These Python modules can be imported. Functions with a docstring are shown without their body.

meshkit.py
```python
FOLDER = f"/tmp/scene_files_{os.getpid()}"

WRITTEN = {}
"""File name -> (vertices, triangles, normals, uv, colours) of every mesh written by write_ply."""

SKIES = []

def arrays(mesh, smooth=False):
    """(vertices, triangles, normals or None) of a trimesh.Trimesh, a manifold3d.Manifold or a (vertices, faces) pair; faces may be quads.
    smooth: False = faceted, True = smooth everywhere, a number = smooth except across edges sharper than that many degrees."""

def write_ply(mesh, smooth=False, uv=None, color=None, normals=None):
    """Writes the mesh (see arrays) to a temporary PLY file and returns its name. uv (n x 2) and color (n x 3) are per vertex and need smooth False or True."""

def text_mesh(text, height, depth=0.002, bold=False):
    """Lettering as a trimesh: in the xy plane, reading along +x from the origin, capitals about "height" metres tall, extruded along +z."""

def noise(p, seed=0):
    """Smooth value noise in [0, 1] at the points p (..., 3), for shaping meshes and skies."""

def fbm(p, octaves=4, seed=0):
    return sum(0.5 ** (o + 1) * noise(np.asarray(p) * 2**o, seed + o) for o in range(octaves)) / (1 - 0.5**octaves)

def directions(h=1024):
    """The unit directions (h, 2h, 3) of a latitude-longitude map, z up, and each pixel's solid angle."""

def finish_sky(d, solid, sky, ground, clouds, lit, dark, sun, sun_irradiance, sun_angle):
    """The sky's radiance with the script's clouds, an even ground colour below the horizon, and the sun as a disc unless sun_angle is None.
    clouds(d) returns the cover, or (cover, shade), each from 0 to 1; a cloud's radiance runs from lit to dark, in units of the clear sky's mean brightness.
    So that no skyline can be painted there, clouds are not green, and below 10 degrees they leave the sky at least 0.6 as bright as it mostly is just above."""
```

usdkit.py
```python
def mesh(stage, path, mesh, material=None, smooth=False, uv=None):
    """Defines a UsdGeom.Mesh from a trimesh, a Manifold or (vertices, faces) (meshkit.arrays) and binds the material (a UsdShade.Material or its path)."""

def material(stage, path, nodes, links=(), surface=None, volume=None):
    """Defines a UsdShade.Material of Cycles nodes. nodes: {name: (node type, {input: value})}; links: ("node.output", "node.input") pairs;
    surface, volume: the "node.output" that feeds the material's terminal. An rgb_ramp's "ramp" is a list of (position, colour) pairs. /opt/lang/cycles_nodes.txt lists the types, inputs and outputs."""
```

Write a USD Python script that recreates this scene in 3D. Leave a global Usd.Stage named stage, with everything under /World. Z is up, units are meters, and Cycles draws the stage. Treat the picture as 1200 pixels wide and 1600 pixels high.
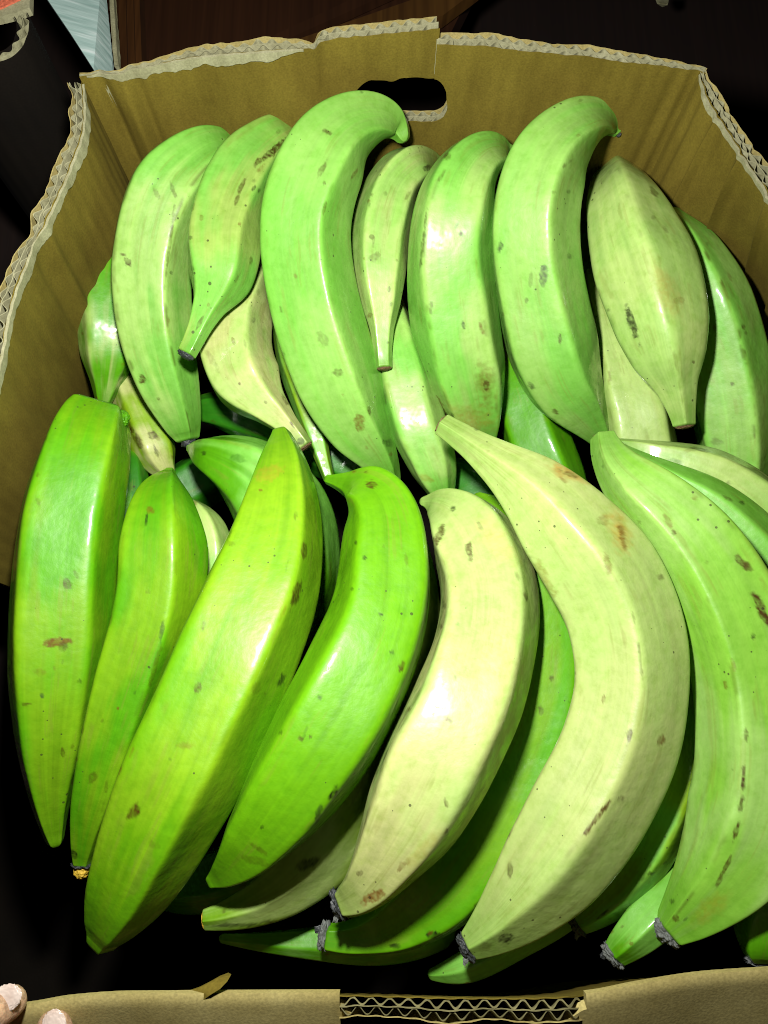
import math, numpy as np, trimesh, usdkit, manifold3d
from scipy.interpolate import PchipInterpolator, CubicSpline
from meshkit import noise, fbm
from pxr import Usd, UsdGeom, UsdLux, UsdShade, Gf, Sdf, Vt

# ------------------------------------------------------------------ camera, light, exposure
stage = Usd.Stage.CreateInMemory()
UsdGeom.SetStageUpAxis(stage, 'Z'); UsdGeom.SetStageMetersPerUnit(stage, 1.0)
UsdGeom.Xform.Define(stage, '/World'); UsdGeom.Scope.Define(stage, '/World/Looks')
TAU, F, CZ = math.radians(15.0), 1209.0, 0.55          # tilt off straight down, focal length in photo pixels, height
cam = UsdGeom.Camera.Define(stage, '/World/camera')
cam.AddTranslateOp().Set((0, 0, CZ)); cam.AddRotateXOp().Set(math.degrees(TAU))
cam.CreateHorizontalApertureAttr(36.0); cam.CreateVerticalApertureAttr(48.0)
cam.CreateFocalLengthAttr(36.0 * F / 1200); cam.CreateClippingRangeAttr((0.02, 50)); cam.CreateExposureAttr(0.0)
LAMP = (-0.035, 0.122, 0.465)
lamp = UsdLux.SphereLight.Define(stage, '/World/lamp')
lamp.AddTranslateOp().Set(LAMP); lamp.CreateRadiusAttr(0.014)
lamp.CreateIntensityAttr(1500.0); lamp.CreateColorAttr((1.0, 0.99, 0.93))

def at(px, py, z):
    """The point at height z on the sight line through a point of the photograph."""
    u, v = (px - 600) / F, (800 - py) / F
    t = (CZ - z) / (math.cos(TAU) - v * math.sin(TAU))
    return np.array([t * u, t * (math.sin(TAU) + v * math.cos(TAU)), z])
def depth(py, z):
    return (CZ - z) / (math.cos(TAU) - (800 - py) / F * math.sin(TAU))
def on_wall(py, Y):
    """The height at which a sight line of picture row py meets the upright plane y = Y."""
    v = (800 - py) / F
    return CZ - Y / (math.sin(TAU) + v * math.cos(TAU)) * (math.cos(TAU) - v * math.sin(TAU))
def project(P):
    d = P - np.array([0, 0, CZ]); c, s = math.cos(TAU), math.sin(TAU)
    w = d[:, 1] * s - d[:, 2] * c
    return 600 + F * d[:, 0] / w, 800 - F * (d[:, 1] * c + d[:, 2] * s) / w
def lin(r, g, b):
    return np.array([((c / 255) / 12.92 if c < 10 else ((c / 255 + .055) / 1.055) ** 2.4) for c in (r, g, b)])

# ------------------------------------------------------------------ helpers
used = {}
def numbered(path):
    n = used.get(path, -1) + 1; used[path] = n
    return path if n == 0 else f'{path}_{n:03d}'
def tag(p, label=None, cat=None, group=None, kind=None):
    for k, v in (('label', label), ('category', cat), ('group', group), ('kind', kind)):
        if v: p.SetCustomDataByKey(k, v)
def thing(name, label, cat, loc=(0, 0, 0), group=None):
    x = UsdGeom.Xform.Define(stage, numbered('/World/' + name)); x.AddTranslateOp().Set(tuple(map(float, loc)))
    tag(x.GetPrim(), label, cat, group); x.loc = np.array(loc, float); return x
def part(parent, name, mesh, mat, smooth=35, base=None, tint=None, label=None):
    """One mesh prim; mesh is given in world coordinates."""
    path = numbered(f'{parent.GetPath() if parent is not None else "/World"}/{name}')
    v, f = (mesh.vertices, mesh.faces) if hasattr(mesh, 'vertices') else mesh
    b = parent.loc if base is None and parent is not None and hasattr(parent, 'loc') else (np.zeros(3) if base is None else base)
    v = np.asarray(v, float) - b
    if smooth is True or tint is not None:
        m = usdkit.mesh(stage, path, (v, f), mat, smooth=True)
    else:
        m = usdkit.mesh(stage, path, trimesh.Trimesh(v, f if np.shape(f)[1] == 3 else tri(f), process=False), mat, smooth=smooth)
    m.loc = b
    if tint is not None:
        UsdGeom.PrimvarsAPI(m).CreatePrimvar('tint', Sdf.ValueTypeNames.Color3fArray, 'vertex').Set(Vt.Vec3fArray.FromNumpy(np.asarray(tint, np.float32)))
    if label: m.GetPrim().SetCustomDataByKey('label', label)
    return m
def tri(f):
    f = np.asarray(f); return np.vstack([f[:, [0, 1, 2]], f[:, [0, 2, 3]]])
def cat(ms):
    return trimesh.util.concatenate([m if isinstance(m, trimesh.Trimesh) else trimesh.Trimesh(*m, process=False) for m in ms])
def sstep(x, a, b):
    t = np.clip((x - a) / (b - a), 0, 1); return t * t * (3 - 2 * t)
def M(name, nodes, links, surface='p.BSDF'):
    return usdkit.material(stage, '/World/Looks/' + name, nodes, links, surface=surface)

# ------------------------------------------------------------------ materials
def paper(name, a, b, scale=60, rough=.85, fibre=.25):
    return M(name, {'g': ('geometry', {}), 'mp': ('mapping', {'scale': (1, 1, .35)}),
        'n': ('noise_texture', {'scale': scale, 'detail': 6.0, 'roughness': .65}), 'n2': ('noise_texture', {'scale': 900.0, 'detail': 2.0}),
        'r': ('rgb_ramp', {'ramp': [(.3, a), (.7, b)]}), 'r2': ('rgb_ramp', {'ramp': [(.3, (1 - fibre,) * 3), (.7, (1, 1, 1))]}),
        'mx': ('mix_color', {'blend_type': 'multiply', 'fac': 1.0}), 'b': ('bump', {'strength': .15, 'distance': .0005}),
        'p': ('principled_bsdf', {'roughness': rough, 'specular_ior_level': .12})},
        [('g.position', 'mp.vector'), ('mp.vector', 'n.vector'), ('g.position', 'n2.vector'), ('n.fac', 'r.fac'), ('n2.fac', 'r2.fac'), ('r.color', 'mx.a'), ('r2.color', 'mx.b'),
         ('mx.result', 'p.base_color'), ('n2.fac', 'b.height'), ('b.normal', 'p.normal')])
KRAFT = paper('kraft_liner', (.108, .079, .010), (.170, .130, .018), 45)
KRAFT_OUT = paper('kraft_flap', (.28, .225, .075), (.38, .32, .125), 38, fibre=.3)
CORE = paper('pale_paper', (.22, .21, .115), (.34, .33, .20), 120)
CORE_D = paper('olive_paper', (.13, .12, .05), (.22, .20, .095), 120)  # darker, more olive version of the pale paper
SHADE_BOARD = paper('shade_black_board', (.004, .003, .002), (.007, .005, .003), 40)  # cardboard coloured near-black, with its shade put into the colour
WHITE = M('white_board', {'g': ('geometry', {}), 'mp': ('mapping', {'rotation': (0, 0, .5), 'scale': (30, 260, 60)}), 'n': ('noise_texture', {'scale': 1.0, 'detail': 5.0}),
    'r': ('rgb_ramp', {'ramp': [(.3, (.30, .46, .42)), (.6, (.50, .66, .62)), (.75, (.72, .82, .80))]}), 'b': ('bump', {'strength': .4, 'distance': .001}), 'p': ('principled_bsdf', {'roughness': .4})},
    [('g.position', 'mp.vector'), ('mp.vector', 'n.vector'), ('n.fac', 'r.fac'), ('r.color', 'p.base_color'), ('n.fac', 'b.height'), ('b.normal', 'p.normal')])
def wood(name, a, b, rot=0.0, rough=.5):
    return M(name, {'g': ('geometry', {}), 'mp': ('mapping', {'rotation': (0, 0, rot), 'scale': (150, 6, 30)}), 'n': ('noise_texture', {'scale': 1.0, 'detail': 5.0, 'distortion': .4}),
        'r': ('rgb_ramp', {'ramp': [(.3, a), (.7, b)]}), 'b': ('bump', {'strength': .3, 'distance': .0008}), 'p': ('principled_bsdf', {'roughness': rough})},
        [('g.position', 'mp.vector'), ('mp.vector', 'n.vector'), ('n.fac', 'r.fac'), ('r.color', 'p.base_color'), ('n.fac', 'b.height'), ('b.normal', 'p.normal')])
WOOD = wood('brown_wood', (.032, .011, .002), (.075, .028, .006))
WOOD_D = wood('dark_wood', (.022, .007, .002), (.038, .013, .004), 1.1)
WOOD_L = wood('rail_wood', (.045, .018, .003), (.09, .04, .007), 1.1)
FLOOR = wood('floor_wood', (.007, .002, .001), (.012, .004, .002), .4, .7)
def plain(name, c, rough=.6, **k):
    return M(name, {'g': ('geometry', {}), 'n': ('noise_texture', {'scale': 500.0, 'detail': 4.0}), 'r': ('rgb_ramp', {'ramp': [(.3, tuple(np.array(c) * .6)), (.7, tuple(np.minimum(np.array(c) * 1.3, 1)))]}),
        'b': ('bump', {'strength': .6, 'distance': .0008}), 'p': ('principled_bsdf', {'roughness': rough, **k})},
        [('g.position', 'n.vector'), ('n.fac', 'r.fac'), ('r.color', 'p.base_color'), ('n.fac', 'b.height'), ('b.normal', 'p.normal')])
BLACK = plain('dried_black', (.028, .032, .034), .5)
GREY = plain('dried_grey', (.11, .12, .11), .7)
BROWN = plain('dried_brown', (.12, .07, .025), .7)
YELLOW = plain('yellow_stub', (.55, .36, .03), .6)
SKIN = plain('skin', (.36, .22, .13), .45, subsurface_weight=.15)
NAIL = M('nail', {'g': ('geometry', {}), 'n': ('noise_texture', {'scale': 120.0}), 'r': ('rgb_ramp', {'ramp': [(.3, (.40, .30, .25)), (.7, (.50, .42, .37))]}), 'p': ('principled_bsdf', {'roughness': .22})}, [('g.position', 'n.vector'), ('n.fac', 'r.fac'), ('r.color', 'p.base_color')])
RED = plain('red_print', (.55, .13, .07), .5)
PEEL = M('peel', {'t': ('attribute', {'attribute': 'tint'}), 'g': ('geometry', {}),
    'n': ('noise_texture', {'scale': 170.0, 'detail': 6.0, 'roughness': .65}), 'nr': ('rgb_ramp', {'ramp': [(.30, (.80, .88, .66)), (.52, (.96, .98, .92)), (.75, (1.06, 1.04, 1.05))]}),
    'm1': ('mix_color', {'blend_type': 'multiply', 'fac': 1.0}),
    'vo': ('voronoi_texture', {'scale': 190.0, 'randomness': 1.0}), 'gn': ('noise_texture', {'scale': 26.0, 'detail': 3.0}),
    'th': ('map_range', {'from_min': .50, 'from_max': .72, 'to_min': 0.0, 'to_max': .17}), 'vm': ('math', {'math_type': 'less_than'}),
    'mk': ('math', {'math_type': 'multiply', 'value2': .75}), 'm2': ('mix_color', {'b': (.03, .026, .010)}),
    'rn': ('noise_texture', {'scale': 60.0, 'detail': 6.0, 'roughness': .7}), 'cw': ('map_range', {'from_min': .44, 'from_max': .62, 'to_min': .0, 'to_max': 1.0, 'clamp': True}),
    'cr': ('map_range', {'from_min': .35, 'from_max': .65, 'to_min': .22, 'to_max': .09, 'clamp': True}),
    'bn': ('noise_texture', {'scale': 300.0, 'detail': 4.0, 'roughness': .6}), 'b': ('bump', {'strength': .22, 'distance': .0007}),
    'bn2': ('noise_texture', {'scale': 85.0, 'detail': 2.0}), 'b2': ('bump', {'strength': .30, 'distance': .0016}),
    'p': ('principled_bsdf', {'specular_ior_level': .31, 'roughness': .45, 'coat_ior': 1.45})},
    [('g.position', 'n.vector'), ('n.fac', 'nr.fac'), ('t.color', 'm1.a'), ('nr.color', 'm1.b'), ('g.position', 'vo.vector'), ('g.position', 'gn.vector'), ('gn.fac', 'th.value'),
     ('vo.distance', 'vm.value1'), ('th.result', 'vm.value2'), ('vm.value', 'mk.value1'), ('mk.value', 'm2.fac'), ('m1.result', 'm2.a'), ('m2.result', 'p.base_color'),
     ('g.position', 'rn.vector'), ('rn.fac', 'cw.value'), ('cw.result', 'p.coat_weight'), ('rn.fac', 'cr.value'), ('cr.result', 'p.coat_roughness'),
     ('g.position', 'bn.vector'), ('g.position', 'bn2.vector'), ('bn2.fac', 'b2.height'), ('bn.fac', 'b.height'), ('b2.normal', 'b.normal'), ('b.normal', 'p.normal'), ('b2.normal', 'p.coat_normal')])

# ------------------------------------------------------------------ the setting
f_ = trimesh.creation.box((4, 4, .02)); f_.apply_translation((0, .3, -.1015))
tag(part(None, 'floor', f_, FLOOR, False).GetPrim(), kind='structure')

# ------------------------------------------------------------------ the cardboard box
ZR = 0.212                                            # height of the rim
def path_of(pix, z, step=.0012):
    P = np.array([at(x, y, z)[:2] for x, y in pix]); d = np.r_[0, np.cumsum(np.linalg.norm(np.diff(P, axis=0), axis=1))]
    f = PchipInterpolator(d, P); s = np.arange(0, d[-1], step); Q = f(s); T = np.gradient(Q, axis=0); T /= np.linalg.norm(T, axis=1)[:, None]
    from scipy.ndimage import gaussian_filter1d
    T = gaussian_filter1d(T, 4, axis=0, mode='nearest'); T /= np.linalg.norm(T, axis=1)[:, None]
    return dict(s=s, P=Q, N=np.stack([-T[:, 1], T[:, 0]], 1), knots=d)
class Wall:
    """A length of double corrugated board standing along a path; s runs along it, q up it, w through it (0 = inner face)."""
    def __init__(self, path, lean=0.0, creases=(), seed=0, crush=(), buckle=.0012):
        self.p, self.lean, self.creases, self.seed, self.crush, self.buckle = path, lean, creases, seed, crush, buckle
        self.L = path['s'][-1]
    def xyz(self, s, q, w):
        p = self.p; c = lambda a: np.stack([np.interp(s, p['s'], a[:, k]) for k in (0, 1)], -1)
        n = noise(np.stack([s * 22, q * 9, 0 * s], -1) + self.seed * 7.3, self.seed) - .5
        rip = noise(np.stack([s * 90, q * 60, 0 * s], -1) + 3.1, self.seed + 9) - .5
        d = n * 2 * self.buckle + rip * self.buckle * .5 + .00016 * np.sin(2 * math.pi * s / .0082)
        for c0, dep, wid in self.creases: d = d + dep * np.exp(-((s - c0) / wid) ** 2) * (.25 + .75 * sstep(ZR - q, .003, .022))
        k = np.ones_like(s)
        for c0, amt, wid in self.crush: k = k - amt * np.exp(-((s - c0) / wid) ** 2)
        k = k * (.86 + .28 * noise(np.stack([s * 60, 0 * s, 0 * s], -1), self.seed + 4))
        xy = c(p['P']) + c(p['N']) * (w * k + d - (self.lean(s) if callable(self.lean) else self.lean) * (ZR - q))[..., None]
        return np.concatenate([xy, q[..., None]], -1)
    def sheet(self, s, lo, hi, w0, w1, nq=8):
        """A closed sheet between the curves lo(s), hi(s) and the faces w0, w1 (numbers or arrays along s)."""
        s = np.asarray(s, float); b = lambda a: np.broadcast_to(np.asarray(a, float), s.shape)
        t = np.linspace(0, 1, nq) ** .7
        S = np.repeat(s[:, None], nq, 1); Q = b(lo)[:, None] + (b(hi) - b(lo))[:, None] * t
        A = self.xyz(S, Q, np.repeat(b(w0)[:, None], nq, 1)); B = self.xyz(S, Q, np.repeat(b(w1)[:, None], nq, 1))
        n = len(s); G = np.concatenate([A.reshape(-1, 3), B.reshape(-1, 3)]); k = n * nq
        i, j = np.meshgrid(np.arange(n - 1), np.arange(nq - 1), indexing='ij'); a = (i * nq + j).ravel()
        f = [np.stack([a, a + nq, a + nq + 1, a + 1], 1), np.stack([a, a + 1, a + nq + 1, a + nq], 1) + k]
        e = np.arange(n - 1) * nq
        f += [np.stack([e, e + k, e + k + nq, e + nq], 1), np.stack([e, e + nq, e + k + nq, e + k], 1) + nq - 1]
        e = np.arange(nq - 1); f += [np.stack([e, e + 1, e + 1 + k, e + k], 1), np.stack([e, e + k, e + k + 1, e + 1], 1) + (n - 1) * nq]
        return trimesh.Trimesh(G, tri(np.vstack(f)), process=False)
T1, T2, T3, T4, T5 = .0005, .0038, .0043, .0077, .0082
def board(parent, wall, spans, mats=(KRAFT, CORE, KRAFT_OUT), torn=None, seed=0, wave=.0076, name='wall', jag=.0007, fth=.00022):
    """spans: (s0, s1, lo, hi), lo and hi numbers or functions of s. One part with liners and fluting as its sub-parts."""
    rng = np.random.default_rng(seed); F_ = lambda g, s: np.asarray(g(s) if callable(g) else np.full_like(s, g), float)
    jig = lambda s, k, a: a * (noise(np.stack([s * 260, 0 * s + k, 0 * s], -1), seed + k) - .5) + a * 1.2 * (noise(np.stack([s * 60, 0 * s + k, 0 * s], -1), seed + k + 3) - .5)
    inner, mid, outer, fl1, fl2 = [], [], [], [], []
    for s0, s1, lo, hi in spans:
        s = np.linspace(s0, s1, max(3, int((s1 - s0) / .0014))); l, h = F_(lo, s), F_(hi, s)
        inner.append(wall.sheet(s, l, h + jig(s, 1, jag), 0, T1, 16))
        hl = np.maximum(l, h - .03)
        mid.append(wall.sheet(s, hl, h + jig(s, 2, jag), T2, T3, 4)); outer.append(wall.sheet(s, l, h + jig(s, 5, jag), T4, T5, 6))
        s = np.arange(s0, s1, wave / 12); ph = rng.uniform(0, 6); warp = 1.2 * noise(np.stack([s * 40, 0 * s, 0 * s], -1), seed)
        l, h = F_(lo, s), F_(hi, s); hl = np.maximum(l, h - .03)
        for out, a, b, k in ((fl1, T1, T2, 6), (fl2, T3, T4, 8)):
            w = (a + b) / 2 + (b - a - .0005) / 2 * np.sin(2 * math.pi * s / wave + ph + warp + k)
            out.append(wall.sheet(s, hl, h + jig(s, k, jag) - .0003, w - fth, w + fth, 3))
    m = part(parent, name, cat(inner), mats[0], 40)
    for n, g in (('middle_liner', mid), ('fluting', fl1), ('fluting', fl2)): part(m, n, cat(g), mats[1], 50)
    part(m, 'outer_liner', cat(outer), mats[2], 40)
    if torn:
        s0, s1, h0, amp, top = torn; s = np.linspace(s0, s1, int((s1 - s0) / .0007)); x = np.stack([s * 120, 0 * s, 0 * s], -1)
        hgt = h0 * (.35 + amp * fbm(x, 4, seed + 20)) * sstep(s, s0, s0 + .02) * (1 - sstep(s, s1 - .02, s1))
        part(m, 'torn_edge', wall.sheet(s, top - hgt - .0004, top + .0004, -.0016 + 0 * s, -.0002 + 0 * s, 5), CORE, 50)
    return m
box = thing('cardboard_box', 'open brown cardboard box with rough cut corrugated rim, holding the green bananas', 'box', (0, .12, -.09))
zb = -.085
# left wall, from near to far
pl = path_of([(-330, 1640), (-280, 1400), (-220, 1150), (-135, 900), (-55, 720), (2, 560), (15, 490), (38, 420), (60, 372), (78, 330), (108, 262), (128, 200), (128, 150), (124, 124)], ZR)
kn = pl['knots']
wl = Wall(pl, lambda s: -.16 * (1 - sstep(s, pl['s'][-1] - .12, pl['s'][-1] - .01)), [(kn[8] - .004, .0030, .006), (kn[8] + .006, -.0022, .004), (kn[9] + .004, -.0012, .003), (kn[5], .002, .012)], 1, [(kn[8], .55, .008), (kn[11], .25, .01), (kn[12], .35, .008)], .0014)
s_l = kn[4] - .045
# opening added in the near half, below the rim, to keep that corner black
board(box, wl, [(0, s_l, ZR - .03, ZR), (s_l, pl['s'][-1], zb, ZR)], torn=(kn[5] - .05, pl['s'][-1] - .003, .0058, 1.1, ZR), seed=1, jag=.0016)
# far wall: two panels that meet at the hand hole
pa = path_of([(124, 120), (170, 117), (230, 105), (300, 90), (380, 82), (480, 76), (492, 79), (500, 74), (560, 67), (640, 59), (688, 53)], ZR)
ka = pa['knots']; YA = float(np.interp(.9, np.linspace(0, 1, len(pa['s'])), pa['P'][:, 1]))
ht, hb = on_wall(124, YA), on_wall(196, YA)
s_h = float(np.interp(at(522, 0, ZR)[0] * 1.06, pa['P'][:, 0], pa['s'])); s_e = pa['s'][-1]
wa = Wall(pa, .0, [(ka[6], .0022, .0035), (ka[1] - .005, .0045, .0035), (ka[1] + .005, -.003, .003), (ka[1] + .013, .0035, .003)], 2, [(ka[6], .45, .006), (ka[0], .6, .03), (ka[2], .35, .03)], .0009)
rise = lambda s: ZR + .0035 * sstep(s, ka[6] - .001, ka[6] + .004)
board(box, wa, [(0, s_h, zb, rise), (s_h, s_e, lambda s: ht + .0012 * np.sin(s * 90) + .003 * (noise(np.stack([s * 130, 0 * s, 0 * s], -1), 77) - .5) - .014 * (1 - sstep(s, s_h, s_h + .022)), rise), (s_h, s_e - .012, zb, lambda s: hb - .003 + 0 * s)],
      torn=(.004, ka[5] - .002, .0052, 1.1, ZR), seed=2)
pb = path_of([(628, 66), (683, 66), (700, 66), (800, 77), (900, 88), (1000, 101), (1060, 108), (1092, 112), (1103, 116)], ZR)
kb = pb['knots']; YB = pb['P'][0, 1]; s_r = float(np.interp(at(708, 0, ZR)[0], pb['P'][:, 0], pb['s'])); hb2, ht2 = on_wall(190, YB), on_wall(124, YB)
wb = Wall(pb, .0, [(kb[4] + .006, -.0007, .003), (kb[6], .0014, .004), (kb[6] + .005, -.0012, .002)], 3, [(kb[7], .5, .02), (kb[5], .2, .03)], .0008)
arc = lambda s: np.sqrt(np.clip(1 - ((s - kb[1]) / (s_r - kb[1])) ** 2, 0, 1)) if True else s
board(box, wb, [(0.0, kb[1], zb, lambda s: hb2 + .0045 * (noise(np.stack([s * 160, 0 * s, 0 * s], -1), 78) - .5)), (kb[1], s_r, zb, lambda s: hb2 + (.0 + .010 * (1 - arc(s)))),
                (kb[1], s_r, lambda s: ht2 - (ht2 - hb2 - .010) * (1 - arc(s)) * .98, lambda s: ZR - .002 + 0 * s), (s_r, pb['s'][-1], zb, lambda s: ZR - .002 * (1 - sstep(s, s_r, s_r + .02)))], seed=3)
# right wall, from far to near
pr = path_of([(1092, 112), (1098, 140), (1128, 192), (1162, 245), (1205, 312), (1262, 430), (1310, 580), (1350, 800), (1372, 1100), (1390, 1400), (1400, 1640)], ZR)
kr = pr['knots']
wr = Wall(pr, lambda s: -.42 * sstep(s, .005, .10), [(kr[2] - .004, -.003, .0014), (kr[3] - .002, -.0045, .0016), (kr[4] - .002, -.0045, .0016), (kr[4] + .020, -.004, .002), (kr[5] + .01, -.004, .002), (kr[1], .002, .004)], 4, [(0, .5, .012)], .0010)
board(box, wr, [(0, pr['s'][-1], zb, ZR)], torn=(.002, kr[6], .0035, .8, ZR), seed=4, jag=.001)
# near wall, folded outwards along its top; the hand hole straddles the fold
ZN = ZR - .004
pn = path_of([(1420, 1500), (1300, 1506), (1200, 1513), (1100, 1520), (1000, 1535), (910, 1551), (800, 1555), (535, 1549), (350, 1550), (200, 1551), (110, 1557), (50, 1567), (-60, 1580), (-160, 1590)], ZN)
kq = pn['knots']
wn = Wall(pn, -.30, [], 5, [], .0006)
sa, sb_ = kq[5] - .001, kq[7] + .001
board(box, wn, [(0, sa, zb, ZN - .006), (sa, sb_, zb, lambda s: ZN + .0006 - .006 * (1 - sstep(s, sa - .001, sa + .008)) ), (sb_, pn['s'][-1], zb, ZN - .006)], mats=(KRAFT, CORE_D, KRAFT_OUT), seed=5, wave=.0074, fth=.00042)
def flap_sheet(s, q0, thick=.004, nq=22, q1=.085):
    """The folded flap: q runs over the fold and down outside the near wall."""
    s = np.asarray(s, float); R = .0085; q0 = np.broadcast_to(q0, s.shape)
    def prof(q):
        a = np.clip(q / R, 0, .62); d = R * np.sin(a); z = R * np.cos(a) - R; r = np.maximum(q - .62 * R, 0)
        return d + r * math.cos(.62), z - r * math.sin(.62), a
    t = np.linspace(0, 1, nq) ** 1.8; Q = q0[:, None] + (q1 - q0)[:, None] * t; S = np.repeat(s[:, None], nq, 1)
    d, z, a = prof(Q); wob = .0016 * (noise(np.stack([S * 25, Q * 20, 0 * S], -1), 31) - .5) * sstep(Q, 0, .02)
    c = lambda A, s: np.stack([np.interp(s, pn['s'], A[:, k]) for k in (0, 1)], -1)
    P, N = c(pn['P'], S), c(pn['N'], S); shells = []
    for k in (0, 1):
        off = -thick * k
        dd, zz = d + (off + wob) * np.sin(a), z + (off + wob) * np.cos(a)
        shells.append(np.concatenate([P + N * dd[..., None], (ZN + .0014 + zz)[..., None]], -1).reshape(-1, 3))
    n, k = len(s), len(s) * nq; i, j = np.meshgrid(np.arange(n - 1), np.arange(nq - 1), indexing='ij'); b = (i * nq + j).ravel()
    f = [np.stack([b, b + 1, b + nq + 1, b + nq], 1), np.stack([b, b + nq, b + nq + 1, b + 1], 1) + k]
    e = np.arange(n - 1) * nq; f += [np.stack([e, e + nq, e + k + nq, e + k], 1), np.stack([e, e + k, e + k + nq, e + nq], 1) + nq - 1]
    e = np.arange(nq - 1); f += [np.stack([e, e + k, e + k + 1, e + 1], 1), np.stack([e, e + 1, e + k + 1, e + k], 1) + (n - 1) * nq]
    return trimesh.Trimesh(np.vstack(shells), tri(np.vstack(f)), process=False)
lip = lambda s: .0128 + .0012 * (noise(np.stack([s * 80, 0 * s, 0 * s], -1), 8) - .5) - .006 * (np.exp(-((s - sa) / .006) ** 2) + np.exp(-((s - sb_) / .006) ** 2))
ff = [flap_sheet(np.linspace(0, sa, 70), 0.0), flap_sheet(np.linspace(sb_, pn['s'][-1], 110), 0.0)]
sl = np.linspace(sa, sb_, 90); ff.append(flap_sheet(sl, lip(sl)))
flap = part(box, 'flap', cat(ff), KRAFT_OUT, 50)
# a torn scrap of the near wall, bent inwards
def scrap(pts, z0, z1, up=.004):
    a = [at(x, y, z) for (x, y), z in zip(pts, np.linspace(z0, z1, len(pts)))]
    return a
tb = []
for k, (x, y, hw) in enumerate([(306, 1556, 15), (320, 1549, 12), (336, 1540, 11), (349, 1530, 8), (358, 1523, 3)]):
    z = ZN - .001 + .003 * math.sin(k * .9)
    for sg in (-1, 1): tb.append(at(x + sg * hw * .75, y + sg * hw * .45, z + sg * .002))
tb = np.array(tb); fb = [(2 * k, 2 * k + 2, 2 * k + 3, 2 * k + 1) for k in range(4)]
tv = np.vstack([tb, tb - (0, 0, .0016)]); ft = [tuple(x + 10 for x in q[::-1]) for q in fb] + [(2 * k, 2 * k + 10, 2 * k + 12, 2 * k + 2) for k in range(4)] + [(2 * k + 1, 2 * k + 3, 2 * k + 13, 2 * k + 11) for k in range(4)] + [(0, 1, 11, 10), (8, 18, 19, 9)]
part(box, 'torn_tab', trimesh.Trimesh(tv, tri(fb + ft), process=False).subdivide().subdivide(), KRAFT, 40)
bt = trimesh.creation.box((.60, .62, .004)); bt.apply_translation((.0, .10, -.0875)); part(box, 'bottom', bt, SHADE_BOARD, False)  # near-black colour and extra depth put in as shade for the near left corner

# ------------------------------------------------------------------ bananas
K = .50                                               # skins are darker than they look under a lamp this close
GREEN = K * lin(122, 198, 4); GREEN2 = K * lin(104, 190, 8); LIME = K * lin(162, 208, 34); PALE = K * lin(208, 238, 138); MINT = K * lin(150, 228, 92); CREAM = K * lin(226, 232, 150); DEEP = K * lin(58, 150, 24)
# key: spine points (column, row, half width) in the photograph, heights at 0, .15, .6 and 1 of the length, ridge angle from the top in degrees, sharpness, colours, ends (start, end), layer, label
B = {}
def banana(key, pts, z, ridge, p, c, ends, layer, label, n=5):
    B[key] = dict(pts=np.array(pts, float), z=z, ridge=ridge, p=p, c=c, ends=ends, layer=layer, label=label, n=n)
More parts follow.
